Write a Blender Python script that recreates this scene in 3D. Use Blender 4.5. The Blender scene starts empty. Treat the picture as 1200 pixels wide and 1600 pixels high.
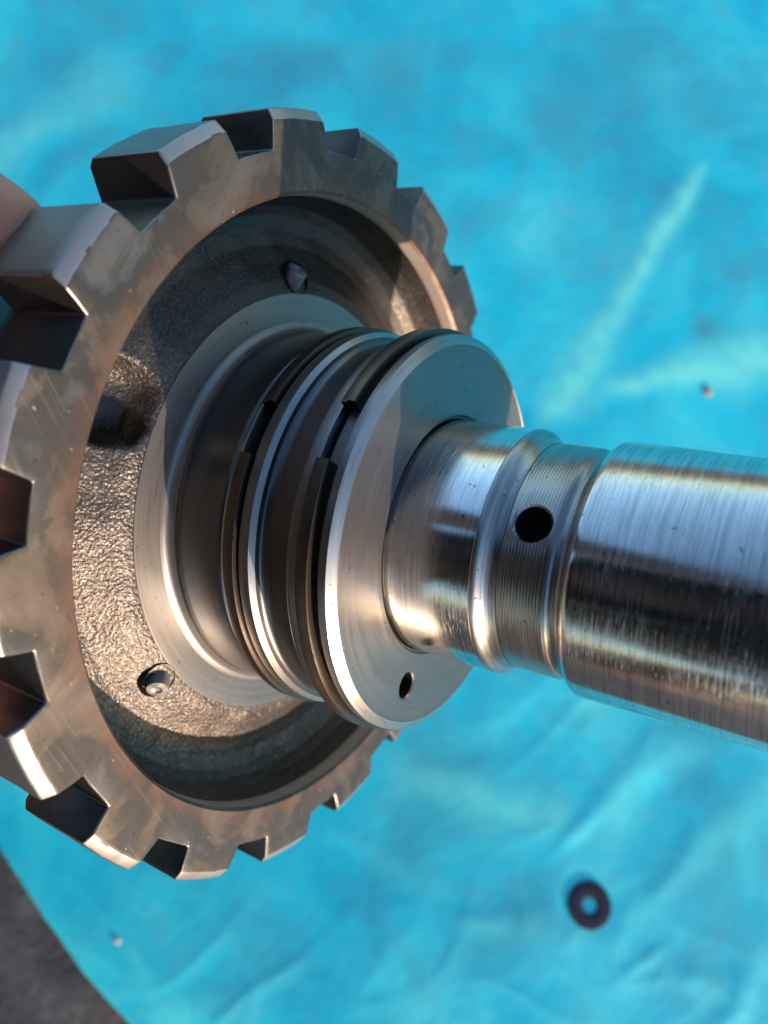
import bpy, bmesh, math, random
from mathutils import Vector, Matrix, noise
R = math.radians
PI = math.pi
random.seed(7)
sc = bpy.context.scene
COL = sc.collection
S = 0.07                      # one drum-rim radius in metres
PITCH = R(11)                  # the camera leans a little forward from straight down
TILT = Matrix.Rotation(PITCH, 3, 'X')
CAMH = 5.0 * S * math.cos(PITCH)   # camera height above the ground
CAMZ = 5.0 * S

# ------------------------------------------------------------------ camera
cam_d = bpy.data.cameras.new("camera")
cam = bpy.data.objects.new("camera", cam_d)
COL.objects.link(cam)
cam.location = (0, 0, CAMH)
cam.rotation_euler = (PITCH, 0, 0)        # looks down, image up = +Y
cam_d.sensor_fit = 'HORIZONTAL'
cam_d.sensor_width = 36.0
cam_d.lens = 36.0 * 1229.9 / 1200.0
cam_d.clip_start = 0.005
cam_d.clip_end = 200.0
cam_d.dof.use_dof = True
cam_d.dof.focus_distance = 1.78 * S
cam_d.dof.aperture_fstop = 18.5
sc.camera = cam

# ------------------------------------------------------------------ light
SUN = (TILT @ Vector((0.564, -0.781, 0.267))).normalized()       # towards the sun
world = bpy.data.worlds.new("World")
sc.world = world
world.use_nodes = True
wn = world.node_tree
bg = wn.nodes['Background']
sky = wn.nodes.new('ShaderNodeTexSky')
sky.sky_type = 'NISHITA'
sky.sun_disc = False
sky.sun_elevation = math.asin(SUN.z)
sky.sun_rotation = math.atan2(SUN.x, SUN.y)
sky.altitude = 50
sky.air_density = 1.0
sky.dust_density = 1.0
sky.ozone_density = 2.3
wn.links.new(sky.outputs[0], bg.inputs[0])
bg.inputs[1].default_value = 0.15
sun_d = bpy.data.lights.new("sun", 'SUN')
sun_d.energy = 2.4
sun_d.angle = R(0.6)
sun_d.color = (1.0, 0.74, 0.57)
sun = bpy.data.objects.new("sun", sun_d)
COL.objects.link(sun)
sun.rotation_euler = SUN.to_track_quat('Z', 'Y').to_euler()
sc.view_settings.view_transform = 'Standard'
sc.view_settings.look = 'None'
sc.view_settings.gamma = 1
sc.view_settings.exposure = 1.6

# ------------------------------------------------------------------ helpers
def tag(o, label=None, cat=None, group=None, kind=None):
    if label: o['label'] = label
    if cat: o['category'] = cat
    if group: o['group'] = group
    if kind: o['kind'] = kind
    return o

def link_mesh(name, bm, mats, parent=None, smooth=35):
    me = bpy.data.meshes.new(name)
    bm.normal_update()
    bm.to_mesh(me); bm.free()
    for m in (mats if isinstance(mats, (list, tuple)) else [mats]):
        me.materials.append(m)
    o = bpy.data.objects.new(name, me)
    COL.objects.link(o)
    if parent: o.parent = parent
    if smooth:
        me.shade_smooth()
        me.set_sharp_from_angle(angle=R(smooth))
    return o

def lathe_bm(profile, seg=256, a0=0.0, a1=2*PI, jit=None):
    """profile: (r, x) in rim radii; axis = local Z."""
    bm = bmesh.new()
    full = abs(a1 - a0 - 2*PI) < 1e-6
    n = seg if full else seg + 1
    rows = []
    for r, x in profile:
        row = []
        for i in range(n):
            a = a0 + (a1 - a0) * i / seg
            rr, xx = (r, x) if jit is None else jit(r, x, a)
            row.append(bm.verts.new((S*rr*math.cos(a), S*rr*math.sin(a), S*xx)))
        rows.append(row)
    for k in range(len(rows) - 1):
        A, B = rows[k], rows[k+1]
        for i in range(seg):
            j = (i + 1) % n
            bm.faces.new((A[i], A[j], B[j], B[i]))
    return bm

def refine(profile, step):
    out = [profile[0]]
    for a, b in zip(profile, profile[1:]):
        L = math.hypot(b[0]-a[0], b[1]-a[1]); n = max(1, int(L/step))
        for i in range(1, n+1):
            out.append((a[0]+(b[0]-a[0])*i/n, a[1]+(b[1]-a[1])*i/n))
    return out

def soft(profile, rad=0.004, n=3):
    """round every corner of a lathe profile"""
    out = [profile[0]]
    for a, b, c in zip(profile, profile[1:], profile[2:]):
        A, B, C = Vector(a), Vector(b), Vector(c)
        la, lc = (A-B).length, (C-B).length
        k = min(rad, la*0.45, lc*0.45)
        p = B + (A-B).normalized()*k; q = B + (C-B).normalized()*k
        for i in range(n+1):
            t = i/n
            v = (1-t)**2*p + 2*t*(1-t)*B + t*t*q
            out.append((v.x, v.y))
    out.append(profile[-1])
    return out

def cut(obj, cutters):
    for c in cutters:
        m = obj.modifiers.new("cut", 'BOOLEAN')
        m.operation = 'DIFFERENCE'; m.solver = 'EXACT'; m.object = c
    bpy.context.view_layer.update()
    dg = bpy.context.evaluated_depsgraph_get()
    me = bpy.data.meshes.new_from_object(obj.evaluated_get(dg))
    old = obj.data
    obj.modifiers.clear(); obj.data = me
    bpy.data.meshes.remove(old)
    me.set_sharp_from_angle(angle=R(32))
    for c in cutters:
        bpy.data.objects.remove(c, do_unlink=True)

# ------------------------------------------------------------------ node helpers
class NT:
    def __init__(s, name):
        s.m = bpy.data.materials.new(name); s.m.use_nodes = True
        s.t = s.m.node_tree; s.n = s.t.nodes; s.b = s.n['Principled BSDF']
        s.tc = s.n.new('ShaderNodeTexCoord')
    def new(s, typ, **kw):
        nd = s.n.new(typ)
        for k, v in kw.items(): setattr(nd, k, v)
        return nd
    def put(s, sock, v):
        if hasattr(v, 'links') or isinstance(v, bpy.types.NodeSocket): s.t.links.new(v, sock)
        else: sock.default_value = v
    def math(s, op, a, b=0.0, c=0.0, clamp=False):
        nd = s.new('ShaderNodeMath', operation=op, use_clamp=clamp)
        s.put(nd.inputs[0], a); s.put(nd.inputs[1], b)
        if op in ('MULTIPLY_ADD', 'COMPARE', 'SMOOTH_MIN'): s.put(nd.inputs[2], c)
        return nd.outputs[0]
    def noise(s, vec, scale, detail=4, rough=0.55, dist=0.0):
        nd = s.new('ShaderNodeTexNoise')
        s.put(nd.inputs['Vector'], vec); nd.inputs['Scale'].default_value = scale
        nd.inputs['Detail'].default_value = detail; nd.inputs['Roughness'].default_value = rough
        nd.inputs['Distortion'].default_value = dist
        return nd.outputs['Fac']
    def ramp(s, v, stops, interp='LINEAR'):
        nd = s.new('ShaderNodeValToRGB'); cr = nd.color_ramp; cr.interpolation = interp
        while len(cr.elements) < len(stops): cr.elements.new(0.5)
        for e, (p, c) in zip(cr.elements, stops):
            e.position = p
            e.color = (c, c, c, 1) if isinstance(c, (int, float)) else (*c, 1)
        s.put(nd.inputs[0], v)
        return nd.outputs[0]
    def mix(s, f, a, b, blend='MIX'):
        nd = s.new('ShaderNodeMix', data_type='RGBA', blend_type=blend)
        s.put(nd.inputs[0], f)
        for i, v in ((6, a), (7, b)):
            if isinstance(v, tuple): nd.inputs[i].default_value = (*v, 1)
            else: s.put(nd.inputs[i], v)
        return nd.outputs[2]
    def sep(s, vec):
        nd = s.new('ShaderNodeSeparateXYZ'); s.put(nd.inputs[0], vec); return nd.outputs
    def comb(s, x=0.0, y=0.0, z=0.0):
        nd = s.new('ShaderNodeCombineXYZ')
        s.put(nd.inputs[0], x); s.put(nd.inputs[1], y); s.put(nd.inputs[2], z); return nd.outputs[0]
    def cyl(s):
        """angle / axial / radial coordinates of the turned part, in rim radii"""
        x, y, z = s.sep(s.tc.outputs['Object'])
        a = s.math('ARCTAN2', y, x)
        r = s.math('SQRT', s.math('ADD', s.math('MULTIPLY', x, x), s.math('MULTIPLY', y, y)))
        # cos/sin of the angle keep the seam away
        ca = s.math('DIVIDE', x, r); sa = s.math('DIVIDE', y, r)
        return ca, sa, s.math('MULTIPLY', z, 1/S), s.math('MULTIPLY', r, 1/S)
    def bump(s, h, strength, dist, prev=None):
        nd = s.new('ShaderNodeBump'); s.put(nd.inputs['Height'], h)
        nd.inputs['Strength'].default_value = strength; nd.inputs['Distance'].default_value = dist
        if prev is not None: s.put(nd.inputs['Normal'], prev)
        return nd.outputs[0]
    def set(s, **kw):
        for k, v in kw.items():
            k = k.replace('_', ' ')
            if isinstance(v, tuple) and len(v) == 3: v = (*v, 1)
            s.put(s.b.inputs[k], v)

def turned(name, base=(0.74, 0.73, 0.72), rough=0.28, freq=220, groove=0.3, gdist=0.00004,
           aniso=0.5, dirt=0.25, dirt_col=(0.16, 0.12, 0.09), face=False, thread=0.0, metal=1.0, streak=0.35, scratch=0.4):
    """steel turned on a lathe: rings along the axis (or along the radius for a face)"""
    t = NT(name)
    ca, sa, z, r = t.cyl()
    main = r if face else z
    v1 = t.comb(t.math('MULTIPLY', ca, 0.25), t.math('MULTIPLY', sa, 0.25), t.math('MULTIPLY', main, freq/10))
    v2 = t.comb(t.math('MULTIPLY', ca, 1.6), t.math('MULTIPLY', sa, 1.6), t.math('MULTIPLY', main, freq/4))
    g1 = t.noise(v1, 4.0, 6, 0.75)
    g2 = t.noise(v2, 5.0, 3, 0.6)
    ob = t.tc.outputs['Object']
    blot = t.noise(ob, 60, 5, 0.6, 0.6)
    fine = t.noise(ob, 900, 3, 0.6)
    # scattered scratches broken up around the part
    scr = t.math('MULTIPLY', t.ramp(g2, [(0.60, 0.0), (0.70, 1.0)]), t.ramp(blot, [(0.35, 0.2), (0.7, 1.0)]))
    v3 = t.comb(t.math('MULTIPLY', ca, 0.9), t.math('MULTIPLY', sa, 0.9), t.math('MULTIPLY', main, freq/2))
    g3 = t.noise(v3, 4.0, 2, 0.5)
    thin = t.math('MULTIPLY', t.ramp(g3, [(0.62, 0.0), (0.66, 1.0)]), t.ramp(t.noise(ob, 110, 3, 0.6), [(0.4, 0.0), (0.6, 1.0)]))
    h = t.math('ADD', g1, t.math('MULTIPLY', scr, 0.5))
    h = t.math('ADD', h, t.math('MULTIPLY', thin, scratch))
    nrm = t.bump(h, groove, gdist)
    if thread:
        w = t.math('SINE', t.math('MULTIPLY', z, thread))
        nrm = t.bump(w, 0.32, 0.000035, nrm)
    nrm = t.bump(fine, 0.06, 0.00005, nrm)
    dm = t.math('MULTIPLY', t.ramp(blot, [(0.42, 0.0), (0.72, 1.0)]), dirt)
    colr = t.mix(dm, base, dirt_col)
    colr = t.mix(t.math('MULTIPLY', t.ramp(g1, [(0.34, 1.0), (0.54, 0.0)]), streak), colr, (0.16, 0.15, 0.14))
    colr = t.mix(t.math('MULTIPLY', t.ramp(g3, [(0.30, 1.0), (0.40, 0.0)]), streak), colr, (0.12, 0.115, 0.11))
    specks = t.ramp(t.noise(ob, 900, 2, 0.5), [(0.71, 0.0), (0.74, 1.0)])
    colr = t.mix(t.math('MULTIPLY', specks, 0.7), colr, (0.06, 0.045, 0.035))
    rr = t.math('ADD', t.math('MULTIPLY', t.ramp(g1, [(0.3, 0.0), (0.7, 1.0)]), 0.09), rough)
    rr = t.math('ADD', rr, t.math('MULTIPLY', blot, 0.05))
    t.set(Base_Color=colr, Metallic=metal, Roughness=rr, Normal=nrm, Anisotropic=aniso, Anisotropic_Rotation=0.25)
    tg = t.new('ShaderNodeTangent', direction_type='RADIAL', axis='Z')
    t.put(t.b.inputs['Tangent'], tg.outputs[0])
    return t.m

def stained_rim(name):
    """milled face of the toothed rim: grey-brown heat stain, rust tint near the inner lip"""
    t = NT(name)
    ca, sa, z, r = t.cyl()
    ob = t.tc.outputs['Object']
    big = t.noise(ob, 62, 5, 0.6, 0.5)
    mid = t.noise(ob, 140, 5, 0.65, 0.5)
    fine = t.noise(ob, 1400, 3, 0.6)
    rings = t.noise(t.comb(t.math('MULTIPLY', ca, 0.6), t.math('MULTIPLY', sa, 0.6), t.math('MULTIPLY', r, 60)), 2.0, 5, 0.7)
    c = t.ramp(big, [(0.34, (0.130, 0.132, 0.138)), (0.42, (0.062, 0.065, 0.070)), (0.50, (0.072, 0.067, 0.062)), (0.55, (0.125, 0.105, 0.088)), (0.72, (0.19, 0.168, 0.148))])
    c = t.mix(t.math('MULTIPLY', t.ramp(mid, [(0.45, 0.0), (0.65, 1.0)]), 0.45), c, (0.075, 0.068, 0.062))
    inner = t.ramp(r, [(0.845, 1.0), (0.905, 0.0)])
    rust = t.math('MULTIPLY', inner, t.ramp(mid, [(0.35, 0.1), (0.6, 0.9)]))
    c = t.mix(t.math('MULTIPLY', rust, 0.5), c, (0.22, 0.105, 0.06))
    nick = t.ramp(t.noise(ob, 800, 2, 0.4), [(0.74, 0.0), (0.77, 1.0)])
    c = t.mix(t.math('MULTIPLY', nick, 0.4), c, (0.75, 0.70, 0.62))
    x_, y_, z_ = t.sep(ob)
    rot = t.math('ADD', t.math('MULTIPLY', x_, 0.8), t.math('MULTIPLY', y_, 0.6))
    rot2 = t.math('SUBTRACT', t.math('MULTIPLY', y_, 0.8), t.math('MULTIPLY', x_, 0.6))
    scr = t.noise(t.comb(t.math('MULTIPLY', rot, 30), t.math('MULTIPLY', rot2, 1500), 0.0), 1.0, 4, 0.7)
    c = t.mix(t.math('MULTIPLY', t.ramp(scr, [(0.60, 0.0), (0.72, 1.0)]), 0.35), c, (0.34, 0.32, 0.30))
    pits = t.ramp(t.noise(ob, 1300, 2, 0.5), [(0.66, 0.0), (0.72, 1.0)])
    c = t.mix(t.math('MULTIPLY', pits, 0.6), c, (0.03, 0.027, 0.025))
    nrm = t.bump(rings, 0.18, 0.00005)
    nrm = t.bump(scr, 0.15, 0.00006, nrm)
    nrm = t.bump(mid, 0.10, 0.0003, nrm)
    nrm = t.bump(fine, 0.12, 0.00006, nrm)
    rough = t.math('ADD', t.math('MULTIPLY', mid, 0.25), 0.36)
    t.set(Base_Color=c, Metallic=0.75, Roughness=rough, Normal=nrm)
    return t.m

def machined(name, base, rough, dirt=0.4, metal=0.85):
    t = NT(name)
    ob = t.tc.outputs['Object']
    big = t.noise(ob, 70, 5, 0.6, 0.8)
    fine = t.noise(ob, 1200, 3, 0.6)
    x, y, z = t.sep(ob)
    lines = t.noise(t.comb(t.math('MULTIPLY', x, 600), t.math('MULTIPLY', y, 600), t.math('MULTIPLY', z, 40)), 1.0, 3, 0.6)
    c = t.mix(t.math('MULTIPLY', t.ramp(big, [(0.4, 0.0), (0.65, 1.0)]), dirt), base, tuple(b*0.45 for b in base))
    nrm = t.bump(lines, 0.12, 0.00006)
    nrm = t.bump(fine, 0.14, 0.00008, nrm)
    rr = t.math('ADD', t.math('MULTIPLY', big, 0.2), rough - 0.1)
    t.set(Base_Color=c, Metallic=metal, Roughness=rr, Normal=nrm)
    return t.m

def cast(name):
    """rough sand-cast web between rim and hub"""
    t = NT(name)
    ob = t.tc.outputs['Object']
    ca, sa, z, r = t.cyl()
    n1 = t.noise(ob, 1700, 3, 0.6, 0.2)
    n2 = t.noise(ob, 900, 3, 0.6)
    big = t.noise(ob, 55, 4, 0.6, 0.5)
    vor = t.new('ShaderNodeTexVoronoi', feature='SMOOTH_F1'); t.put(vor.inputs['Vector'], ob)
    vor.inputs['Scale'].default_value = 1900
    h = t.math('ADD', t.math('MULTIPLY', n1, 1.2), t.math('MULTIPLY', vor.outputs['Distance'], -0.7))
    nrm = t.bump(h, 0.9, 0.00021)
    nrm = t.bump(n2, 0.3, 0.00012, nrm)
    c = t.ramp(big, [(0.3, (0.06, 0.057, 0.054)), (0.6, (0.10, 0.09, 0.08)), (0.8, (0.085, 0.06, 0.045))])
    c = t.mix(t.math('MULTIPLY', t.ramp(n1, [(0.5, 0.0), (0.72, 1.0)]), 0.7), c, (0.30, 0.28, 0.26))
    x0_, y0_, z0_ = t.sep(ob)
    oil_shade = t.math('ADD', t.math('MULTIPLY', x0_, 1/S), t.math('MULTIPLY', t.math('SUBTRACT', t.noise(ob, 40, 4, 0.6), 0.5), 0.5))
    oil_shade = t.math('MULTIPLY', t.ramp(oil_shade, [(0.16, 0.0), (0.36, 1.0)]), t.ramp(t.math('MULTIPLY_ADD', y0_, 1/S, 1.0), [(0.60, 0.0), (0.75, 1.0)]))
    c = t.mix(t.math('MULTIPLY', oil_shade, 0.72), c, (0.022, 0.022, 0.024))  # oily film, with the upper recess's shade darkened into the colour
    # shade of the web's hollow, painted as a smooth near-black oily patch
    ang = R(74.5)
    cx, cy = 0.695*S*math.cos(ang), 0.695*S*math.sin(ang)
    x, y, zz = t.sep(ob)
    wob = t.math('MULTIPLY', t.math('SUBTRACT', t.noise(ob, 130, 3, 0.6), 0.5), 0.9)
    # coordinates along / across the radius of the dark patch
    dx = t.math('SUBTRACT', x, cx); dy = t.math('SUBTRACT', y, cy)
    al = t.math('ADD', t.math('MULTIPLY', dx, math.cos(ang)), t.math('MULTIPLY', dy, math.sin(ang)))
    ac = t.math('ADD', t.math('MULTIPLY', dx, -math.sin(ang)), t.math('MULTIPLY', dy, math.cos(ang)))
    al = t.math('DIVIDE', al, 0.115*S); ac = t.math('DIVIDE', ac, 0.068*S)
    dist = t.math('SQRT', t.math('ADD', t.math('MULTIPLY', al, al), t.math('MULTIPLY', ac, ac)))
    dist = t.math('ADD', dist, wob)
    st = t.ramp(dist, [(0.82, 1.0), (1.0, 0.0)])
    c = t.mix(st, c, (0.008, 0.007, 0.006))
    st2 = t.math('MAXIMUM', st, t.math('MULTIPLY', oil_shade, 0.62))
    rough = t.math('ADD', t.math('MULTIPLY', st, -0.18), t.math('ADD', 0.32, t.math('MULTIPLY', n1, 0.14)))
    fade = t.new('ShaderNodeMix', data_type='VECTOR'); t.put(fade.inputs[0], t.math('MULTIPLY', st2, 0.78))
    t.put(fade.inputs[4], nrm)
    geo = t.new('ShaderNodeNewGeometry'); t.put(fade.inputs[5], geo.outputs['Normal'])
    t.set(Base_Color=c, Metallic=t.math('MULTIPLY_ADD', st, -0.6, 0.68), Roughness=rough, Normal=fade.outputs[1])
    return t.m

M_rim = stained_rim("stained milled steel")
M_od = machined("worn machined steel", (0.23, 0.232, 0.235), 0.40, 0.3)
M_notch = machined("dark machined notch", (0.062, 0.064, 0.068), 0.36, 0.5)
M_cham = machined("bright chamfer steel", (0.38, 0.38, 0.38), 0.38, 0.2)
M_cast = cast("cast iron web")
M_shaft = turned("turned shaft steel", streak=0.5, scratch=0.55, rough=0.08, freq=430, groove=0.42, aniso=0.75, dirt=0.25)
M_shaft2 = turned("turned shoulder steel", streak=0.42, scratch=0.3, rough=0.08, freq=400, groove=0.36, aniso=0.55, dirt=0.35)
M_neck = turned("grooved neck steel", base=(0.40, 0.40, 0.40), rough=0.24, freq=180, groove=0.35, thread=880.0, aniso=0.4, dirt=0.5)
M_collar = turned("bright collar steel", base=(0.42, 0.42, 0.42), streak=0.5, rough=0.24, freq=160, groove=0.25, dirt=0.3)
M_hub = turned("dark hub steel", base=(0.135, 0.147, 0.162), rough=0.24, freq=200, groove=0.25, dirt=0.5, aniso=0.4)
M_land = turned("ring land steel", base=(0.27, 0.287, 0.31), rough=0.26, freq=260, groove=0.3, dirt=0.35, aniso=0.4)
M_white = turned("polished edge steel", base=(0.38, 0.385, 0.39), rough=0.28, freq=160, groove=0.15, dirt=0.12, aniso=0.3)
M_fillet = turned("hub fillet steel", base=(0.27, 0.27, 0.27), rough=0.36, freq=160, groove=0.2, dirt=0.3, aniso=0.2)
M_face = turned("faced flange steel", base=(0.24, 0.235, 0.23), rough=0.32, freq=170, groove=0.22, dirt=0.3, face=True, aniso=0.5, metal=0.85)
M_ann = turned("faced boss steel", base=(0.25, 0.243, 0.235), rough=0.36, freq=120, groove=0.14, dirt=0.2, face=True, aniso=0.3, metal=0.85)
M_ring = turned("cast sealing ring", base=(0.13, 0.108, 0.095), rough=0.30, freq=200, groove=0.3, dirt=0.7, dirt_col=(0.10, 0.06, 0.04), aniso=0.2)
M_black = machined("shade black steel", (0.014, 0.014, 0.014), 0.5, 0.3, 0.1)  # near-black base stands in for the shade inside holes and grooves
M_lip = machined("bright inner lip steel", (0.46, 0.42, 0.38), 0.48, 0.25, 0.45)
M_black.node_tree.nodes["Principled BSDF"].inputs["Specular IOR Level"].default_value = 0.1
M_pin = machined("pin steel", (0.30, 0.30, 0.31), 0.6, 0.5, 0.8)

# ------------------------------------------------------------------ the drum and shaft
CAM = Vector((0, 0, CAMH))
u = TILT @ Vector((0.14104003, 0.98602942, 0.08862103))
v = TILT @ Vector((-0.5320308, 0.0, 0.846725))
d = TILT @ Vector((0.83489576, -0.16657123, 0.52459802))
P = CAM + TILT @ Vector((-0.14688092*S, 0.00042952*S, -2.23292165*S))
root = bpy.data.objects.new("splined_drum_shaft", None)
COL.objects.link(root)
root.matrix_world = Matrix(((u.x, v.x, d.x, P.x), (u.y, v.y, d.y, P.y), (u.z, v.z, d.z, P.z), (0, 0, 0, 1)))
tag(root, "steel gearbox drum with toothed rim, sealing rings and polished shaft, above blue tarp", "machine part")

# --- toothed rim, eighteen teeth
def build_rim():
    bm = bmesh.new()
    NT_, PITCH, OFF = 18, 20.0, 10.25
    RF = 0.94
    ring_prof = [(0.850, -0.24), (0.8345, -0.045), (0.838, -0.008), (0.8455, 0.0), (0.89, 0.0), (RF, 0.0), (RF, -0.24)]
    tooth_prof = [(RF, 0.0), (0.97, 0.0), (1.0, 0.0), (1.027, -0.016), (1.027, -0.05), (1.027, -0.10), (1.027, -0.16), (1.027, -0.225), (1.010, -0.24), (RF, -0.24)]
    def hw(r): return 3.6 + (r - RF) / 0.06 * 0.9          # half width of a notch, degrees
    cols, kinds = [], []
    nt, nn = 12, 5
    for k in range(NT_):
        c = OFF + PITCH*k + 10
        w = 10 - hw(RF)
        for i in range(nt):
            cols.append(c - w + 2*w*i/nt); kinds.append(('t', k, i))
        c2 = OFF + PITCH*(k+1)
        for i in range(nn):
            cols.append(c2 - hw(RF) + 2*hw(RF)*i/nn); kinds.append(('n', k, i))
    N = len(cols)
    def P3(r, x, a): return (S*r*math.cos(R(a)), S*r*math.sin(R(a)), S*x)
    ringv = [[bm.verts.new(P3(r, x, a)) for r, x in ring_prof] for a in cols]
    for i in range(N):
        j = (i+1) % N
        for k in range(len(ring_prof)-1):
            if k == len(ring_prof)-2 and kinds[i][0] == 't': continue
            bm.faces.new((ringv[i][k], ringv[i][k+1], ringv[j][k+1], ringv[j][k]))
        bm.faces.new((ringv[i][-1], ringv[i][0], ringv[j][0], ringv[j][-1]))
    fi, bi = len(ring_prof)-2, len(ring_prof)-1
    for k in range(NT_):
        base = k*(nt+nn)
        c = OFF + PITCH*k + 10
        wob = random.uniform(-0.08, 0.08)
        rows = []
        for i in range(nt+1):
            t = -1 + 2*i/nt
            ii = (base+i) % N
            row = [ringv[ii][fi]]
            for r, x in tooth_prof[1:-1]:
                w = 10 - hw(r)
                row.append(bm.verts.new(P3(r, x, c + wob*(r-RF)/0.08 + t*w)))
            row.append(ringv[ii][bi]); rows.append(row)
        for i in range(nt):
            for m in range(len(tooth_prof)-1):
                bm.faces.new((rows[i][m], rows[i][m+1], rows[i+1][m+1], rows[i+1][m]))
        bm.faces.new(rows[0][::-1]); bm.faces.new(rows[-1])
    bmesh.ops.recalc_face_normals(bm, faces=bm.faces)
    bm.normal_update()
    es = [e for e in bm.edges if len(e.link_faces) == 2 and e.calc_face_angle(0) > R(24)
          and (Vector(((e.verts[0].co+e.verts[1].co)/2).xy).length > 0.93*S)]
    bmesh.ops.bevel(bm, geom=es, offset=0.0050*S, segments=3, profile=0.5, affect='EDGES', clamp_overlap=True)
    for v_ in bm.verts:
        q = v_.co/S; k_ = min(1.0, max(0.0, (q.xy.length-0.91)/0.03))
        w_ = noise.noise_vector(q*34)*0.0010 + noise.noise_vector(q*90)*0.0008
        v_.co += w_*k_*S
    bm.normal_update()
    for f in bm.faces:
        c = f.calc_center_median(); rad = Vector((c.x, c.y, 0)); rr = rad.length/S; rad.normalize()
        n = f.normal
        if n.z > 0.93: f.material_index = 0
        elif n.z > 0.3 and rr > 1.0: f.material_index = 3
        elif n.dot(rad) > 0.75 and rr > 1.0: f.material_index = 1
        elif n.z > 0.25 and rr > 0.90: f.material_index = 1
        elif rr < 0.847 and n.z < 0.3: f.material_index = 4
        elif rr < 0.90: f.material_index = 0
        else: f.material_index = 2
    # split the teeth off as pieces of their own
    tooth = {}
    for f in bm.faces:
        c = f.calc_center_median()
        rr = c.xy.length/S
        if rr > RF + 0.0008:
            a = (math.degrees(math.atan2(c.y, c.x)) - OFF) % 360
            ph = a % 20
            if hw(max(rr, RF)) - 0.3 < ph < 20 - hw(max(rr, RF)) + 0.3:
                tooth.setdefault(int(a//20), []).append(f.index)
    bm.faces.ensure_lookup_table()
    def sub(keep):
        b2 = bm.copy(); b2.faces.ensure_lookup_table()
        keep = set(keep)
        bmesh.ops.delete(b2, geom=[f for f in b2.faces if f.index not in keep], context='FACES')
        return b2
    for i, f in enumerate(bm.faces): pass
    used = set(i for l in tooth.values() for i in l)
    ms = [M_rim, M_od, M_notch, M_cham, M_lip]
    rim = link_mesh("toothed_rim", sub([f.index for f in bm.faces if f.index not in used]), ms, root, 30)
    for k in sorted(tooth):
        o = link_mesh("tooth", sub(tooth[k]), ms, rim, 30)
    bm.free()
    return rim
rim = build_rim()

# --- cast web
def cast_jit(r, x, a):
    p = Vector((r*math.cos(a), r*math.sin(a), x))
    w = min(1.0, max(0.0, (0.825-r)/0.03)) * min(1.0, max(0.0, (r-0.598)/0.02))
    dx_, dy_ = (p.x-0.222)/0.108, (p.y-0.660)/0.125
    q_ = max(0.0, 1.0-(dx_*dx_+dy_*dy_)**1.3)
    x -= 0.062*(q_*q_*(3-2*q_))**0.7*min(1.0, max(0.0, (r-0.600)/0.03))*min(1.0, max(0.0, (0.832-r)/0.03))
    n = noise.noise(p*9)*0.006 + noise.noise(p*24)*0.0018
    return r, x + n*w
web_prof = [(0.832, -0.045), (0.830, -0.105), (0.818, -0.148), (0.795, -0.176), (0.760, -0.188), (0.720, -0.182), (0.675, -0.160), (0.630, -0.134), (0.604, -0.126), (0.590, -0.124)]
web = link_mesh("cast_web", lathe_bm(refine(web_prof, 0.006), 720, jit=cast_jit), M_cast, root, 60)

def part(name, prof, mat, seg=320, rad=0.003, parent=root, smooth=30):
    return link_mesh(name, lathe_bm(soft(prof, rad), seg), mat, parent, smooth)

# boss face, fillet and hub neck
part("boss_face", [(0.598, -0.150), (0.595, -0.1215), (0.519, -0.1215)], M_ann)
part("boss_fillet", [(0.519, -0.1215), (0.509, -0.1195), (0.500, -0.112), (0.495, -0.098)], M_fillet, rad=0.006)
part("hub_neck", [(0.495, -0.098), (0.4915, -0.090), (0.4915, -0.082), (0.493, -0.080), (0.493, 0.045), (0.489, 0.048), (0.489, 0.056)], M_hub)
# first ring land and its groove
part("ring_land", [(0.489, 0.056), (0.499, 0.058), (0.503, 0.064), (0.503, 0.0745), (0.470, 0.0755)], M_white, rad=0.002)
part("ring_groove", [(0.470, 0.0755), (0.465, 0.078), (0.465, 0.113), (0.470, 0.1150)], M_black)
land2 = part("ring_land", [(0.470, 0.1150), (0.5035, 0.1160), (0.5035, 0.1450)], M_land, rad=0.002)
part("land_chamfer", [(0.5035, 0.1450), (0.492, 0.1555)], M_white, parent=land2)
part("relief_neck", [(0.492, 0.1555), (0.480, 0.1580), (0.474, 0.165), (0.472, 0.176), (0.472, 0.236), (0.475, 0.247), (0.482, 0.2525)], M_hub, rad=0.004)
part("ring_land", [(0.482, 0.2525), (0.501, 0.2535), (0.504, 0.257), (0.504, 0.2905), (0.470, 0.2915)], M_land, rad=0.002)
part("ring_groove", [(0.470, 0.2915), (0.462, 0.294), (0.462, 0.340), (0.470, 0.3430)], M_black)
# front flange
flange = part("flange_rim", [(0.470, 0.3430), (0.507, 0.3440), (0.5085, 0.3455), (0.5085, 0.3650)], M_land, rad=0.0015)
part("flange_chamfer", [(0.5085, 0.3650), (0.486, 0.3785)], M_white, parent=flange)
fp = soft([(0.486, 0.3785), (0.484, 0.3770), (0.330, 0.3765), (0.312, 0.3750), (0.307, 0.368), (0.302, 0.3660), (0.302, 0.30), (0.484, 0.30), (0.486, 0.3785)], 0.002)
face = link_mesh("flange_face", lathe_bm(fp, 320), M_face, root, 30)

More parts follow.
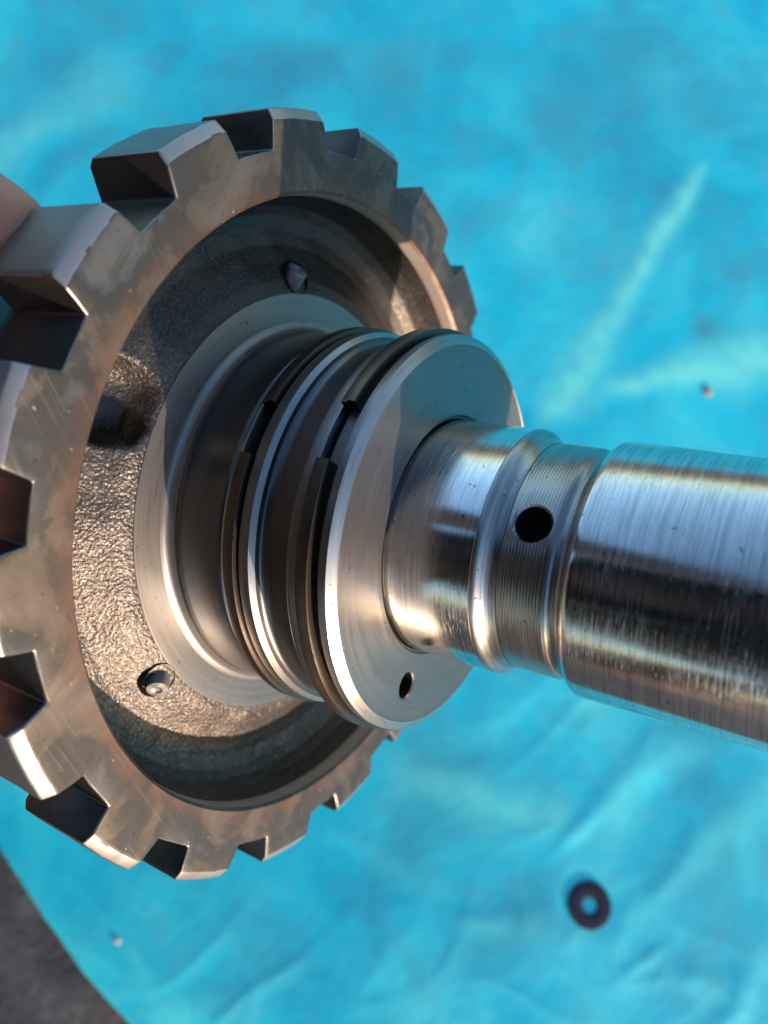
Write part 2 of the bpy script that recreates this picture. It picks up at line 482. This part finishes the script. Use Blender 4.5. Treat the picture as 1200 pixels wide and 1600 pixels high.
def cutter(loc, direction, r0, r1, depth, flare):
    """countersunk drill shape"""
    bm = bmesh.new()
    prof = [(0.0, -depth), (r0, -depth), (r0, -flare), (r1, 0.0), (r1*1.6, flare*1.2), (0.0, flare*1.2)]
    rows = []
    n = 64
    for r, z in prof:
        if r == 0: rows.append([bm.verts.new((0, 0, z*S))])
        else: rows.append([bm.verts.new((r*S*math.cos(2*PI*i/n), r*S*math.sin(2*PI*i/n), z*S)) for i in range(n)])
    for A, B in zip(rows, rows[1:]):
        for i in range(n):
            j = (i+1) % n
            if len(A) == 1: bm.faces.new((A[0], B[j], B[i]))
            elif len(B) == 1: bm.faces.new((A[i], A[j], B[0]))
            else: bm.faces.new((A[i], A[j], B[j], B[i]))
    bmesh.ops.recalc_face_normals(bm, faces=bm.faces)
    o = link_mesh("cutter", bm, M_black, root, 0)
    z = Vector(direction).normalized()
    o.matrix_local = Matrix.Translation(Vector(loc)*S) @ z.to_track_quat('Z', 'Y').to_matrix().to_4x4()
    return o
a = R(164.1)
cut(face, [cutter((0.394*math.cos(a), 0.394*math.sin(a), 0.3767), (0, 0, 1), 0.0335, 0.0365, 0.06, 0.004)])
# black lining of the drilled oil hole, painting its inner shade
bmh = lathe_bm([(0.0332, 0.0), (0.0332, -0.045), (0.0, -0.045)], 48)
bmesh.ops.remove_doubles(bmh, verts=bmh.verts, dist=1e-8)
bmesh.ops.recalc_face_normals(bmh, faces=bmh.faces)
bmesh.ops.reverse_faces(bmh, faces=bmh.faces)
oh = link_mesh("oil_hole", bmh, M_black, face, 30)
oh.location = (0.394*S*math.cos(a), 0.394*S*math.sin(a), 0.3725*S)

# shaft: first journal, collar, drilled neck, main journal
part("shaft_journal", [(0.298, 0.345), (0.298, 0.372), (0.300, 0.378), (0.300, 0.5880)], M_shaft2, rad=0.002)
part("collar", [(0.300, 0.5880), (0.3008, 0.5905), (0.2998, 0.5970), (0.2965, 0.6030), (0.2890, 0.6095), (0.2825, 0.6170), (0.2780, 0.6250), (0.2750, 0.6340), (0.2735, 0.640)], M_collar, rad=0.002)
neck = link_mesh("drilled_neck", lathe_bm(refine(soft([(0.18, 0.640), (0.2735, 0.640), (0.2735, 0.742), (0.2715, 0.750), (0.266, 0.758), (0.266, 0.772), (0.271, 0.780), (0.280, 0.7865), (0.18, 0.7865), (0.18, 0.640)], 0.003), 0.03), 384), M_neck, root, 30)
a = R(70.0)
cut(neck, [cutter((0.2735*math.cos(a), 0.2735*math.sin(a), 0.694), (math.cos(a), math.sin(a), 0), 0.0395, 0.0460, 0.2, 0.008)])
main = part("main_journal", [(0.280, 0.7865), (0.2875, 0.7880), (0.2965, 0.7985), (0.2975, 0.806), (0.2975, 1.420), (0.288, 1.432), (0.235, 1.432), (0.20, 1.425), (0.20, 1.20)], M_shaft, seg=512)
part("shaft_bore", [(0.20, 1.20), (0.175, 1.19), (0.175, 0.60), (0.0, 0.60)], M_black)

# split sealing rings
def seal_ring(x0, x1, ro, ri, a_open0, a_open1, label):
    a0, a1 = R(a_open1), R(a_open0 + 360)
    prof = soft([(ri, x0), (ro, x0), (ro, x1), (ri, x1), (ri, x0)], 0.0022, 3)
    bm = lathe_bm(prof, 300, a0, a1)
    n = 301
    bm.verts.ensure_lookup_table()
    m = len(prof)
    for e in (0, 300):
        vs = [bm.verts[k*n+e] for k in range(m-1)]
        try: bm.faces.new(vs if e else vs[::-1])
        except ValueError: pass
    # hooked end: a thin tongue that reaches part of the way into the opening
    bmesh.ops.remove_doubles(bm, verts=bm.verts, dist=1e-8)
    o = link_mesh("sealing_ring", bm, M_ring, root, 30)
    o['label'] = label
    xm = x0 + (x1-x0)*0.42
    t0, t1 = R(a_open0), R(a_open0 + 0.7)
    tb = lathe_bm(soft([(ri, x0), (ro, x0), (ro, xm), (ri, xm), (ri, x0)], 0.001), 8, t0, t1)
    link_mesh("ring_hook", tb, M_ring, o, 30)
    return o
seal_ring(0.0775, 0.1085, 0.5145, 0.466, 57.9, 73.0, "dark sealing ring nearer the toothed rim, its ends open")
seal_ring(0.2925, 0.3255, 0.5215, 0.466, 55.6, 71.4, "dark sealing ring behind the front flange, its ends open")

# roll pins in the cast web
def pin(ang):
    a = R(ang)
    loc = (0.632*math.cos(a), 0.632*math.sin(a), -0.145)
    rad = Vector((math.cos(a), math.sin(a), 0))
    ax = (rad*0.25 + Vector((0, 0, 1))).normalized()
    q = ax.to_track_quat('Z', 'Y').to_matrix().to_4x4()
    # dark counterbore ring round the pin
    bm = bmesh.new()
    prof = [(0.042, -0.03), (0.050, 0.004), (0.0445, 0.014), (0.040, 0.006), (0.0385, -0.03)]
    n = 40
    rows = [[bm.verts.new((r*S*math.cos(2*PI*i/n), r*S*math.sin(2*PI*i/n), z*S)) for i in range(n)] for r, z in prof]
    for A, B in zip(rows, rows[1:]):
        for i in range(n): bm.faces.new((A[i], A[(i+1)%n], B[(i+1)%n], B[i]))
    bmesh.ops.recalc_face_normals(bm, faces=bm.faces)
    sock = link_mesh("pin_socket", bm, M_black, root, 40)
    sock.matrix_local = Matrix.Translation(Vector(loc)*S) @ q
    bm = bmesh.new()
    prof = [(0.029, -0.03), (0.0295, 0.024), (0.0265, 0.031), (0.014, 0.033), (0.010, 0.029), (0.0, 0.029)]
    rows = [[bm.verts.new(((r*math.cos(2*PI*i/n)+0.006)*S, r*S*math.sin(2*PI*i/n), z*S)) for i in range(n)] for r, z in prof]
    for A, B in zip(rows, rows[1:]):
        for i in range(n): bm.faces.new((A[i], A[(i+1)%n], B[(i+1)%n], B[i]))
    bmesh.ops.remove_doubles(bm, verts=bm.verts, dist=1e-7)
    bmesh.ops.recalc_face_normals(bm, faces=bm.faces)
    for v_ in bm.verts: v_.co += noise.noise_vector(v_.co*900 + Vector((ang, 0, 0)))*0.00010
    rp = link_mesh("roll_pin", bm, M_pin, sock, 50)
    lean = (rad*0.95 + Vector((0, 0, 1))*0.75).normalized()
    lq = q.inverted() @ lean.to_track_quat('Z', 'Y').to_matrix().to_4x4()
    rp.matrix_local = Matrix.Translation(Vector((0, 0, 0.002*S))) @ lq
for ang in (134.8, 11.6, 254.0): pin(ang)

# drum body behind the rim
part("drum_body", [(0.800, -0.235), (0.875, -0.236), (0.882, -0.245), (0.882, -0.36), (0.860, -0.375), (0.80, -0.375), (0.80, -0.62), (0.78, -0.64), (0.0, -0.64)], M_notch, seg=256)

# ------------------------------------------------------------------ ground and tarp
def px(x, y, z=0.0):
    """a spot of the ground plane seen at photo pixel x, y"""
    r_ = TILT @ Vector(((x-600)/1229.9, -(y-800)/1229.9, -1.0))
    return CAM + r_ * ((z-CAMH)/r_.z)

def concrete():
    t = NT("worn concrete")
    ob = t.tc.outputs['Object']
    n1 = t.noise(ob, 30, 8, 0.65, 0.4); n2 = t.noise(ob, 220, 5, 0.7); n3 = t.noise(ob, 3, 4, 0.6)
    c = t.ramp(n1, [(0.3, (0.05, 0.052, 0.055)), (0.5, (0.11, 0.112, 0.115)), (0.68, (0.24, 0.24, 0.24))])
    c = t.mix(t.math('MULTIPLY', t.ramp(n2, [(0.45, 0.0), (0.7, 1.0)]), 0.5), c, (0.05, 0.05, 0.05))
    c = t.mix(t.math('MULTIPLY', t.ramp(n3, [(0.55, 0.0), (0.7, 1.0)]), 0.6), c, (0.30, 0.21, 0.14))
    gx, gy, gz = t.sep(ob)
    rr = t.math('SQRT', t.math('ADD', t.math('MULTIPLY', gx, gx), t.math('MULTIPLY', gy, gy)))
    rr = t.math('ADD', rr, t.math('MULTIPLY', t.math('SUBTRACT', n3, 0.5), 0.5))
    c = t.mix(t.ramp(rr, [(0.6, 0.0), (0.9, 1.0)]), c, t.mix(n1, (0.17, 0.12, 0.085), (0.30, 0.215, 0.15)))
    nrm = t.bump(n2, 0.5, 0.002)
    t.set(Base_Color=c, Roughness=0.9, Normal=nrm)
    return t.m
bm = bmesh.new()
bmesh.ops.create_grid(bm, x_segments=60, y_segments=60, size=60.0)
ground = link_mesh("ground", bm, concrete(), None, 0)
ground.location = (0, 0, -0.004)
tag(ground, kind='structure')

def tarp_mat():
    t = NT("blue plastic tarp")
    ob = t.tc.outputs['Object']
    n1 = t.noise(ob, 16, 6, 0.6, 0.5); n2 = t.noise(ob, 60, 5, 0.6, 0.3); n3 = t.noise(ob, 5, 3, 0.5)
    c = t.ramp(n1, [(0.28, (0.006, 0.52, 0.70)), (0.45, (0.012, 0.68, 0.86)), (0.58, (0.04, 0.76, 0.88)), (0.75, (0.14, 0.82, 0.86))])
    c = t.mix(t.math('MULTIPLY', t.ramp(n2, [(0.5, 0.0), (0.75, 1.0)]), 0.4), c, (0.13, 0.48, 0.56))
    c = t.mix(t.math('MULTIPLY', t.ramp(t.noise(ob, 11, 5, 0.65, 0.4), [(0.48, 0.0), (0.66, 1.0)]), 0.65), c, (0.05, 0.40, 0.50))
    lint = t.ramp(t.noise(ob, 330, 2, 0.5), [(0.70, 0.0), (0.76, 1.0)])
    c = t.mix(t.math('MULTIPLY', lint, 0.35), c, (0.45, 0.62, 0.62))
    at = t.new('ShaderNodeAttribute', attribute_name='fold_sheen')
    c = t.mix(at.outputs['Fac'], c, (0.22, 0.96, 0.86))  # paler colour stands in for the sun's sheen on fold ridges
    at2 = t.new('ShaderNodeAttribute', attribute_name='dirt')
    c = t.mix(at2.outputs['Fac'], c, (0.09, 0.33, 0.38))
    wv = t.new('ShaderNodeTexWave', wave_type='BANDS', bands_direction='X')
    t.put(wv.inputs['Vector'], ob); wv.inputs['Scale'].default_value = 260
    nrm = t.bump(wv.outputs['Fac'], 0.08, 0.0002)
    nrm = t.bump(n2, 0.15, 0.002, nrm)
    t.set(Base_Color=c, Roughness=0.5, Normal=nrm)
    t.b.inputs['Specular IOR Level'].default_value = 0.4
    return t.m

# creases: photo-derived plan of the folds (start, end, width px, height mm, painted sheen)
FOLDS = [((1095, 262), (850, 668), 24, 2.5, 1.0), ((925, 612), (1260, 548), 34, 2.0, 1.0),
         ((-60, 300), (200, 100), 46, 3.0, 0.6), ((610, 1185), (930, 1300), 40, 3.0, 0.5),
         ((860, 1330), (1080, 1130), 22, 4.5, 0.25), ((980, 1420), (1260, 1160), 26, 4.0, 0.2),
         ((700, 1430), (960, 1450), 22, 3.0, 0.3), ((960, 1530), (1040, 1470), 14, 3.0, 0.35),
         ((500, 1280), (700, 1400), 18, 2.5, 0.15), ((1090, 1640), (1220, 1440), 26, 4.5, 0.25),
         ((200, 1590), (420, 1540), 26, 2.0, 0.2), ((560, 110), (700, 60), 60, 3.0, 0.15),
         ((1010, 60), (1100, 260), 50, 3.0, 0.15), ((820, 260), (790, 420), 40, 2.0, 0.15),
         ((380, 1360), (700, 1640), 30, -3.5, 0.0), ((1100, 1180), (960, 1330), 24, -4.0, 0.0),
         ((0, 1180), (160, 1250), 40, 2.5, 0.1), ((690, 1180), (900, 1120), 30, -2.5, 0.0),
         ((1000, 1480), (1160, 1560), 24, 3.0, 0.2)]
SPOTS = [((1095, 518), 22, 0.7), ((895, 250), 26, 0.35), ((880, 150), 30, 0.25), ((750, 370), 16, 0.3), ((960, 230), 50, 0.25), ((1160, 340), 22, 0.3), ((700, 30), 100, 0.7), ((470, 80), 110, 0.55), ((880, 190), 80, 0.5), ((960, 20), 80, 0.4), ((620, 120), 60, 0.4), ((300, 60), 60, 0.3), ((1170, 420), 60, 0.35), ((940, 420), 40, 0.3), ((730, 350), 50, 0.3), ((820, 1390), 40, 0.25), ((1060, 1380), 50, 0.3), ((420, 1480), 60, 0.2), ((1120, 1460), 18, 0.25)]
def tarp():
    bm = bmesh.new()
    k = CAMZ/1229.9
    x0, x1, y0, y1 = -1.05, 1.25, -0.75, 1.05
    # fine where the photo looks, coarse outside
    def axis(lo, hi, flo, fhi):
        out = []; p = lo
        while p < hi:
            out.append(p); p += 0.0014 if flo < p < fhi else 0.012
        out.append(hi); return out
    xs, ys = axis(x0, x1, -0.2, 0.2), axis(y0, y1, -0.26, 0.26)
    lw = bm.verts.layers.float.new('fold_sheen'); ld = bm.verts.layers.float.new('dirt')
    edge = [px(-700, 500), px(-250, 900), px(-90, 1180), px(0, 1335), px(60, 1425), px(130, 1515), px(225, 1610), px(330, 1690), px(600, 1850), px(1100, 2100), px(2600, 2700)]
    def edge_d(p):
        best = 1e9
        for a_, b_ in zip(edge, edge[1:]):
            ab = (b_-a_).xy; t = max(0, min(1, (p-a_.xy).dot(ab)/ab.length_squared))
            q = a_.xy + ab*t; dd = (p-q).length
            if dd < abs(best):
                sgn = 1 if ab.x*(p.y-a_.y)-ab.y*(p.x-a_.x) > 0 else -1
                best = dd*sgn
        return best
    F = [(px(*a_).xy, px(*b_).xy, w*k, h*0.00011, wr) for a_, b_, w, h, wr in FOLDS]
    G = [(px(*a_).xy, w*k, s_) for a_, w, s_ in SPOTS]
    WASH = px(917, 1410).xy
    grid = {}
    for i, x in enumerate(xs):
        for j, y in enumerate(ys):
            p = Vector((x, y))
            e = edge_d(p) + 0.006*noise.noise(Vector((x*9, y*9, 3)))
            if e < 0:
                h_ = 0.001
                g_ = Vector((edge_d(p+Vector((h_, 0)))-edge_d(p), edge_d(p+Vector((0, h_)))-edge_d(p)))/h_
                cell = 0.0016 if (abs(x) < 0.2 and abs(y) < 0.26) else 0.013
                if e < -cell: continue
                p = p - g_*e*0.999; e = 0.0
            V = lambda a_, b_, c_: noise.noise(Vector((a_, b_, c_)))
            z = 0.0026*V(x*6, y*6, 0) + 0.0007*V(x*19, y*15, 5) + 0.003
            fold_sheen = dirt = 0.0
            if abs(x) < 0.24 and abs(y) < 0.30:
                # crumpled creases: ridged noise at three sizes, running mostly one way
                a_ = x*0.75+y*0.65; b_ = y*0.75-x*0.65
                wx = 0.012*V(x*22, y*22, 31); wy = 0.012*V(x*22, y*22, 47)
                act = max(0.0, min(1.0, 0.5 + 1.6*V(x*8, y*8, 77) + 0.35*max(-1.0, min(1.0, (-0.03-y)/0.06)) - 0.1))
                r1 = (1-abs(V((a_+wx)*11, (b_+wy)*32, 11)))**5
                r2 = (1-abs(V((a_+wy)*48, (b_+wx)*16, 12)))**6
                r3 = (1-abs(V((a_+wx)*70, (b_+wy)*95, 13)))**6
                z += act*(0.00042*r1 + 0.00030*r2 + 0.00006*r3)
                fold_sheen = 0.22*act*max(r1, r2)
                for p0, p1, w, h, wr in F:
                    ab = p1-p0; L = ab.length
                    s = (p-p0).dot(ab)/L
                    if not -w < s < L+w: continue
                    ww = w*(1.0 + 0.8*V(s*25, p0.x*50, 1)) * (0.65+0.6*s/L)
                    q = (p-p0).cross(ab)/L + 0.5*w*V(s*35, p0.x*50, 8)
                    end = min(1.0, max(0.0, min(s, L-s)/(w*2.5)+0.35))
                    z += h*end*math.exp(-(q/ww)**2)
                    fold_sheen = max(fold_sheen, wr*math.exp(-(q/(ww*0.95))**2)*end*(0.95+0.5*V(x*120, y*120, 3)))
                for c_, w, s_ in G:
                    dirt = max(dirt, s_*math.exp(-((p-c_).length/(w*(1+0.5*V(x*60, y*60, 6))))**2))
            z -= 0.0005*math.exp(-((p-WASH).length/(42*k))**4)
            fall = min(1.0, max(0.0, e/0.02))
            vv = bm.verts.new((p.x, p.y, z*fall + 0.0005))
            vv[lw] = fold_sheen; vv[ld] = dirt
            grid[i, j] = vv
    for (i, j), v0 in grid.items():
        q = [grid.get((i+1, j)), grid.get((i+1, j+1)), grid.get((i, j+1))]
        if all(q): bm.faces.new((v0, *q))
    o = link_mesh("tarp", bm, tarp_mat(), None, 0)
    o.data.shade_smooth()
    sm = o.modifiers.new("thickness", 'SOLIDIFY'); sm.thickness = 0.0004; sm.offset = -1
    tag(o, "creased bright blue plastic tarp spread over the grey ground under the metal drum", "tarp")
    return o
tarp_o = tarp()
bpy.context.view_layer.update()
TZ = {}
def ground_z(x, y):
    ok, loc, n_, i_ = tarp_o.ray_cast(Vector((x, y, 0.2)), Vector((0, 0, -1)))
    return loc.z if ok else 0.0

# ------------------------------------------------------------------ small things on the tarp
def rubber():
    t = NT("black rubber"); ob = t.tc.outputs['Object']
    n = t.noise(ob, 300, 4, 0.6)
    t.set(Base_Color=t.ramp(n, [(0.3, (0.006, 0.010, 0.035)), (0.7, (0.010, 0.016, 0.050))]), Roughness=0.85, Normal=t.bump(n, 0.2, 0.0002))
    return t.m
p = px(917, 1410)
bm = bmesh.new()
K = CAMZ/1229.9
ro, ri, th = 30.5*K, 10.5*K, 0.0005
prof = [(ri, 0.0), (ri, th*0.75), (ri+0.0006, th), (ro-0.0008, th), (ro, th*0.7), (ro, 0.0), (ri, 0.0)]
rows = [[bm.verts.new((r*math.cos(2*PI*i/96), r*math.sin(2*PI*i/96)*1.06, z)) for i in range(96)] for r, z in prof]
for A, B in zip(rows, rows[1:]):
    for i in range(96): bm.faces.new((A[i], A[(i+1) % 96], B[(i+1) % 96], B[i]))
bmesh.ops.remove_doubles(bm, verts=bm.verts, dist=1e-7)
bmesh.ops.recalc_face_normals(bm, faces=bm.faces)
washer = link_mesh("washer", bm, rubber(), None, 35)
washer.location = (p.x, p.y, ground_z(p.x, p.y)+0.0001)
washer.rotation_euler = (0, 0, R(15))
tag(washer, "small round dark rubber washer lying on the blue tarp, lower right", "washer")

def pebble(x, y, rpx, col, name, label, cat):
    t = NT(name + " surface"); n = t.noise(t.tc.outputs['Object'], 500, 4, 0.6)
    t.set(Base_Color=t.ramp(n, [(0.3, tuple(c*0.7 for c in col)), (0.7, col)]), Roughness=0.85, Normal=t.bump(n, 0.4, 0.0004))
    bm = bmesh.new(); bmesh.ops.create_icosphere(bm, subdivisions=3, radius=rpx*K)
    for v_ in bm.verts:
        f = 1 + 0.35*noise.noise(v_.co*400 + Vector((x, y, 0))); v_.co *= f; v_.co.z *= 0.28
    o = link_mesh(name, bm, t.m, None, 60)
    p = px(x, y); o.location = (p.x, p.y, ground_z(p.x, p.y)+rpx*K*0.15)
    tag(o, label, cat)
pebble(1100, 616, 7.5, (0.50, 0.36, 0.30), "pebble", "tiny pinkish pebble on the tarp below the right-hand crease", "pebble")
pebble(187, 1465, 5, (0.6, 0.6, 0.6), "crumb", "tiny whitish crumb on the tarp near its lower left edge", "crumb")

# ------------------------------------------------------------------ the hand
def skin_mat():
    t = NT("skin"); ob = t.tc.outputs['Object']
    n1 = t.noise(ob, 70, 5, 0.6); n2 = t.noise(ob, 1500, 3, 0.6)
    c = t.ramp(n1, [(0.3, (0.58, 0.22, 0.13)), (0.7, (0.72, 0.33, 0.21))])
    wv = t.new('ShaderNodeTexWave', wave_type='RINGS'); t.put(wv.inputs['Vector'], ob)
    wv.inputs['Scale'].default_value = 700; wv.inputs['Distortion'].default_value = 6
    nrm = t.bump(wv.outputs['Fac'], 0.25, 0.0001)
    nrm = t.bump(n2, 0.3, 0.0002, nrm)
    t.set(Base_Color=c, Roughness=0.5, Normal=nrm)
    t.b.inputs['Subsurface Weight'].default_value = 0.15
    t.b.inputs['Subsurface Radius'].default_value = (0.004, 0.0015, 0.0008)
    return t.m
MS = skin_mat()
def dp(r, a, x):
    """drum coordinates to world"""
    a = R(a); return P + (u*math.cos(a) + v*math.sin(a))*(r*S) + d*(x*S)
def dp(r, a, x):
    """drum coordinates to world"""
    a = R(a); return P + (u*math.cos(a) + v*math.sin(a))*(r*S) + d*(x*S)
def cp(x, y, z):
    """the spot z rim radii in front of the camera along photo pixel x, y"""
    return CAM + TILT @ Vector(((x-600)/1229.9*z*S, -(y-800)/1229.9*z*S, -z*S))

def limb_mesh(name, joints, mat, parent=None, sub=2):
    """joints: name -> (position, radius, parent name); one smooth skin over the whole skeleton"""
    idx = {k: i for i, k in enumerate(joints)}
    me = bpy.data.meshes.new(name)
    me.from_pydata([Vector(j[0]) for j in joints.values()], [(idx[j[2]], idx[k]) for k, j in joints.items() if j[2]], [])
    o = bpy.data.objects.new(name, me); COL.objects.link(o)
    sk = o.modifiers.new("skin", 'SKIN'); sk.use_smooth_shade = True; sk.branch_smoothing = 0.5
    for i, (k, j) in enumerate(joints.items()):
        rr = j[1] if isinstance(j[1], tuple) else (j[1], j[1])
        me.skin_vertices[0].data[i].radius = rr
        me.skin_vertices[0].data[i].use_root = (i == 0)
    ss = o.modifiers.new("subd", 'SUBSURF'); ss.levels = sub; ss.render_levels = sub
    bpy.context.view_layer.update()
    m2_ = bpy.data.meshes.new_from_object(o.evaluated_get(bpy.context.evaluated_depsgraph_get()))
    o.modifiers.clear(); o.data = m2_
    m2_.materials.clear(); m2_.materials.append(mat); m2_.shade_smooth()
    if parent: o.parent = parent
    return o

def cloth(name, col):
    t = NT(name); n = t.noise(t.tc.outputs['Object'], 40, 6, 0.6)
    t.set(Base_Color=t.mix(n, col, tuple(c*1.6 for c in col)), Roughness=0.9, Normal=t.bump(n, 0.4, 0.01))
    return t.m

def person():
    """kneels to the left, leaning over: left hand on the drum, right hand with the phone"""
    J = {}
    J['pelvis'] = ((-0.86+0.25, 0-0.11, 0.46), 0.12, None)
    J['waist'] = ((-0.74+0.25, 0-0.11, 0.58), 0.115, 'pelvis')
    J['chest'] = ((-0.62+0.25, 0-0.11, 0.73), 0.13, 'waist')
    J['neck0'] = ((-0.52+0.25, 0-0.11, 0.85), 0.065, 'chest')
    J['neck1'] = ((-0.48+0.25, 0-0.11, 0.90), 0.052, 'neck0')
    J['head0'] = ((-0.44+0.25, 0-0.11, 0.95), 0.075, 'neck1')
    J['head1'] = ((-0.41+0.25, 0-0.11, 1.03), 0.085, 'head0')
    J['head2'] = ((-0.41+0.25, 0-0.11, 1.09), 0.055, 'head1')
    for sgn, sd in ((1, 'l'), (-1, 'r')):
        J['hip'+sd] = ((-0.84+0.25, 0.10*sgn-0.11, 0.42), 0.088, 'pelvis')
        J['knee'+sd] = ((-0.52+0.25, 0.17*sgn-0.11, 0.075), 0.058, 'hip'+sd)
        J['shin'+sd] = ((-0.70+0.25, 0.17*sgn-0.11, 0.065), 0.056, 'knee'+sd)
        J['ankle'+sd] = ((-0.93+0.25, 0.16*sgn-0.11, 0.06), 0.038, 'shin'+sd)
        J['toe'+sd] = ((-1.06+0.25, 0.16*sgn-0.11, 0.04), 0.03, 'ankle'+sd)
        J['sho'+sd] = ((-0.57+0.25, 0.18*sgn-0.11, 0.79), 0.058, 'chest')
    wl = cp(-420, 210, 2.05)
    J['hipr'] = ((-0.57, -0.22, 0.44), 0.092, 'pelvis')
    J['kneer'] = ((-0.15, -0.50, 0.40), 0.064, 'hipr')
    J['shinr'] = ((-0.20, -0.52, 0.24), 0.058, 'kneer')
    J['ankler'] = ((-0.25, -0.54, 0.08), 0.038, 'shinr')
    J['toer'] = ((-0.13, -0.56, 0.035), 0.03, 'ankler')
    J['elbl'] = ((-0.40, 0.20, 0.50), 0.042, 'shol')
    J['wril'] = (wl, 0.024, 'elbl')
    J['palml'] = (cp(-290, 300, 1.98), (0.030, 0.017), 'wril')
    J['t0l'] = (cp(-210, 225, 1.80), 0.0125, 'palml')
    J['t1l'] = (cp(-120, 292, 1.68), 0.0086, 't0l')
    J['t2l'] = (cp(-34, 342, 1.63), 0.0080, 't1l')
    J['t3l'] = (cp(66, 398, 1.62), 0.0072, 't2l')
    for n, (a_, x_) in enumerate(((80, -0.60), (89, -0.62), (98, -0.66), (106, -0.70))):
        rr = 0.0092 - 0.0005*n
        J['f%d0l' % n] = (dp(1.34, a_, x_-0.10), rr+0.002, 'palml')
        J['f%d1l' % n] = (dp(1.17, a_-1, x_+0.02), rr, 'f%d0l' % n)
        tip = cp(-36, 494, 1.68) if n == 0 else dp(1.04, a_-4, x_+0.17)
        J['f%d2l' % n] = (dp(1.08, a_-3, x_+0.12), rr-0.001, 'f%d1l' % n)
        J['f%d3l' % n] = (tip, 0.0048 if n == 0 else rr-0.002, 'f%d2l' % n)
    J['elbr'] = ((-0.33, -0.33, 0.50), 0.042, 'shor')
    J['wrir'] = ((-0.135, -0.225, 0.415), 0.025, 'elbr')
    J['palmr'] = ((-0.070, -0.185, 0.385), (0.034, 0.016), 'wrir')
    J['t0r'] = ((-0.070, -0.140, 0.380), 0.012, 'palmr')
    J['t1r'] = ((-0.052, -0.105, 0.366), 0.009, 't0r')
    for n in range(4):
        y = -0.125 - 0.021*n
        J['f%d0r' % n] = ((-0.040, y-0.03, 0.385), 0.010, 'palmr')
        J['f%d1r' % n] = ((-0.005, y-0.015, 0.382), 0.0085, 'f%d0r' % n)
        J['f%d2r' % n] = ((0.026-0.004*n, y, 0.372), 0.0075, 'f%d1r' % n)
    body = limb_mesh("person", J, MS)
    tag(body, "person holding the drum from behind, only a bare finger showing at the upper left edge", "person")
    dark, dark2 = cloth("dark jacket cloth", (0.005, 0.008, 0.016)), cloth("brown trouser cloth", (0.10, 0.055, 0.032))
    def sub(keys, grow):
        out = {}
        for k in keys:
            p_, r_, q_ = J[k]
            r_ = r_ if not isinstance(r_, tuple) else r_[0]
            out[k] = (p_, r_+grow, q_ if q_ in keys else None)
        return out
    bm = bmesh.new(); rows = []
    # centre, half width, half depth, up the leaning back
    for cx, cz, hw_, hd_ in ((-0.62, 0.42, 0.19, 0.13), (-0.60, 0.46, 0.21, 0.15), (-0.53, 0.55, 0.22, 0.15), (-0.44, 0.66, 0.24, 0.155), (-0.36, 0.76, 0.26, 0.15), (-0.31, 0.83, 0.23, 0.12), (-0.275, 0.87, 0.13, 0.09), (-0.25, 0.90, 0.075, 0.07), (-0.24, 0.915, 0.068, 0.065)):
        rows.append([])
        for i in range(40):
            a_ = 2*PI*i/40
            f_ = 1 + 0.05*noise.noise(Vector((cz*9, math.cos(a_)*2, math.sin(a_)*2)))
            rows[-1].append(bm.verts.new((cx + hd_*f_*math.cos(a_)*0.8, -0.11 + hw_*f_*math.sin(a_), cz - hd_*f_*math.cos(a_)*0.45)))
    for A, B in zip(rows, rows[1:]):
        for i in range(40): bm.faces.new((A[i], A[(i+1) % 40], B[(i+1) % 40], B[i]))
    jt = link_mesh("jacket", bm, dark, body, 70)
    jt.modifiers.new("smooth", 'SUBSURF').levels = 1
    jk = {'shl': ((-0.33, 0.0, 0.79), 0.10, None)}
    jk['shol'] = (J['shol'][0], 0.088, 'shl'); jk['elbl'] = (J['elbl'][0], 0.066, 'shol')
    jr = {'shr': ((-0.33, -0.22, 0.79), 0.10, None)}
    jr['shor'] = (J['shor'][0], 0.088, 'shr'); jr['elbr'] = (J['elbr'][0], 0.085, 'shor')
    for sd in 'lr':
        e, w = Vector(J['elb'+sd][0]), Vector(J['wri'+sd][0])
        (jk if sd == 'l' else jr)['cuff'+sd] = (e.lerp(w, 0.98), 0.060 if sd == 'r' else 0.040, 'elb'+sd)
    limb_mesh("sleeve", jk, dark, jt); limb_mesh("sleeve", jr, dark, jt)
    limb_mesh("trousers", sub(['pelvis', 'hipl', 'hipr', 'kneel', 'kneer', 'shinl', 'shinr', 'anklel', 'ankler'], 0.018), dark2, body)
    limb_mesh("hair", {'a': ((-0.18, -0.11, 1.04), 0.088, None), 'b': ((-0.18, -0.11, 1.09), 0.068, 'a')}, dark, body)
    return body
person_o = person()

# the phone the picture is taken with: its back is just behind the lens
def phone():
    t = NT("phone shell"); t.set(Base_Color=(0.012, 0.012, 0.014), Roughness=0.35)
    bm = bmesh.new(); bmesh.ops.create_cube(bm, size=1)
    bmesh.ops.scale(bm, vec=(0.075, 0.162, 0.008), verts=bm.verts)
    bmesh.ops.bevel(bm, geom=[e for e in bm.edges if abs((e.verts[0].co-e.verts[1].co).z) > 0.005], offset=0.010, segments=6, affect='EDGES', profile=0.5)
    bmesh.ops.bevel(bm, geom=[e for e in bm.edges if abs(e.calc_face_angle(0)) > 1.2], offset=0.0022, segments=3, affect='EDGES', profile=0.5)
    o = link_mesh("phone", bm, t.m, None, 40)
    o.matrix_world = Matrix.Translation(CAM + TILT @ Vector((-0.018, -0.062, 0.0055))) @ TILT.to_4x4()
    tag(o, "slim dark phone held level above the drum shaft", "phone")
phone()
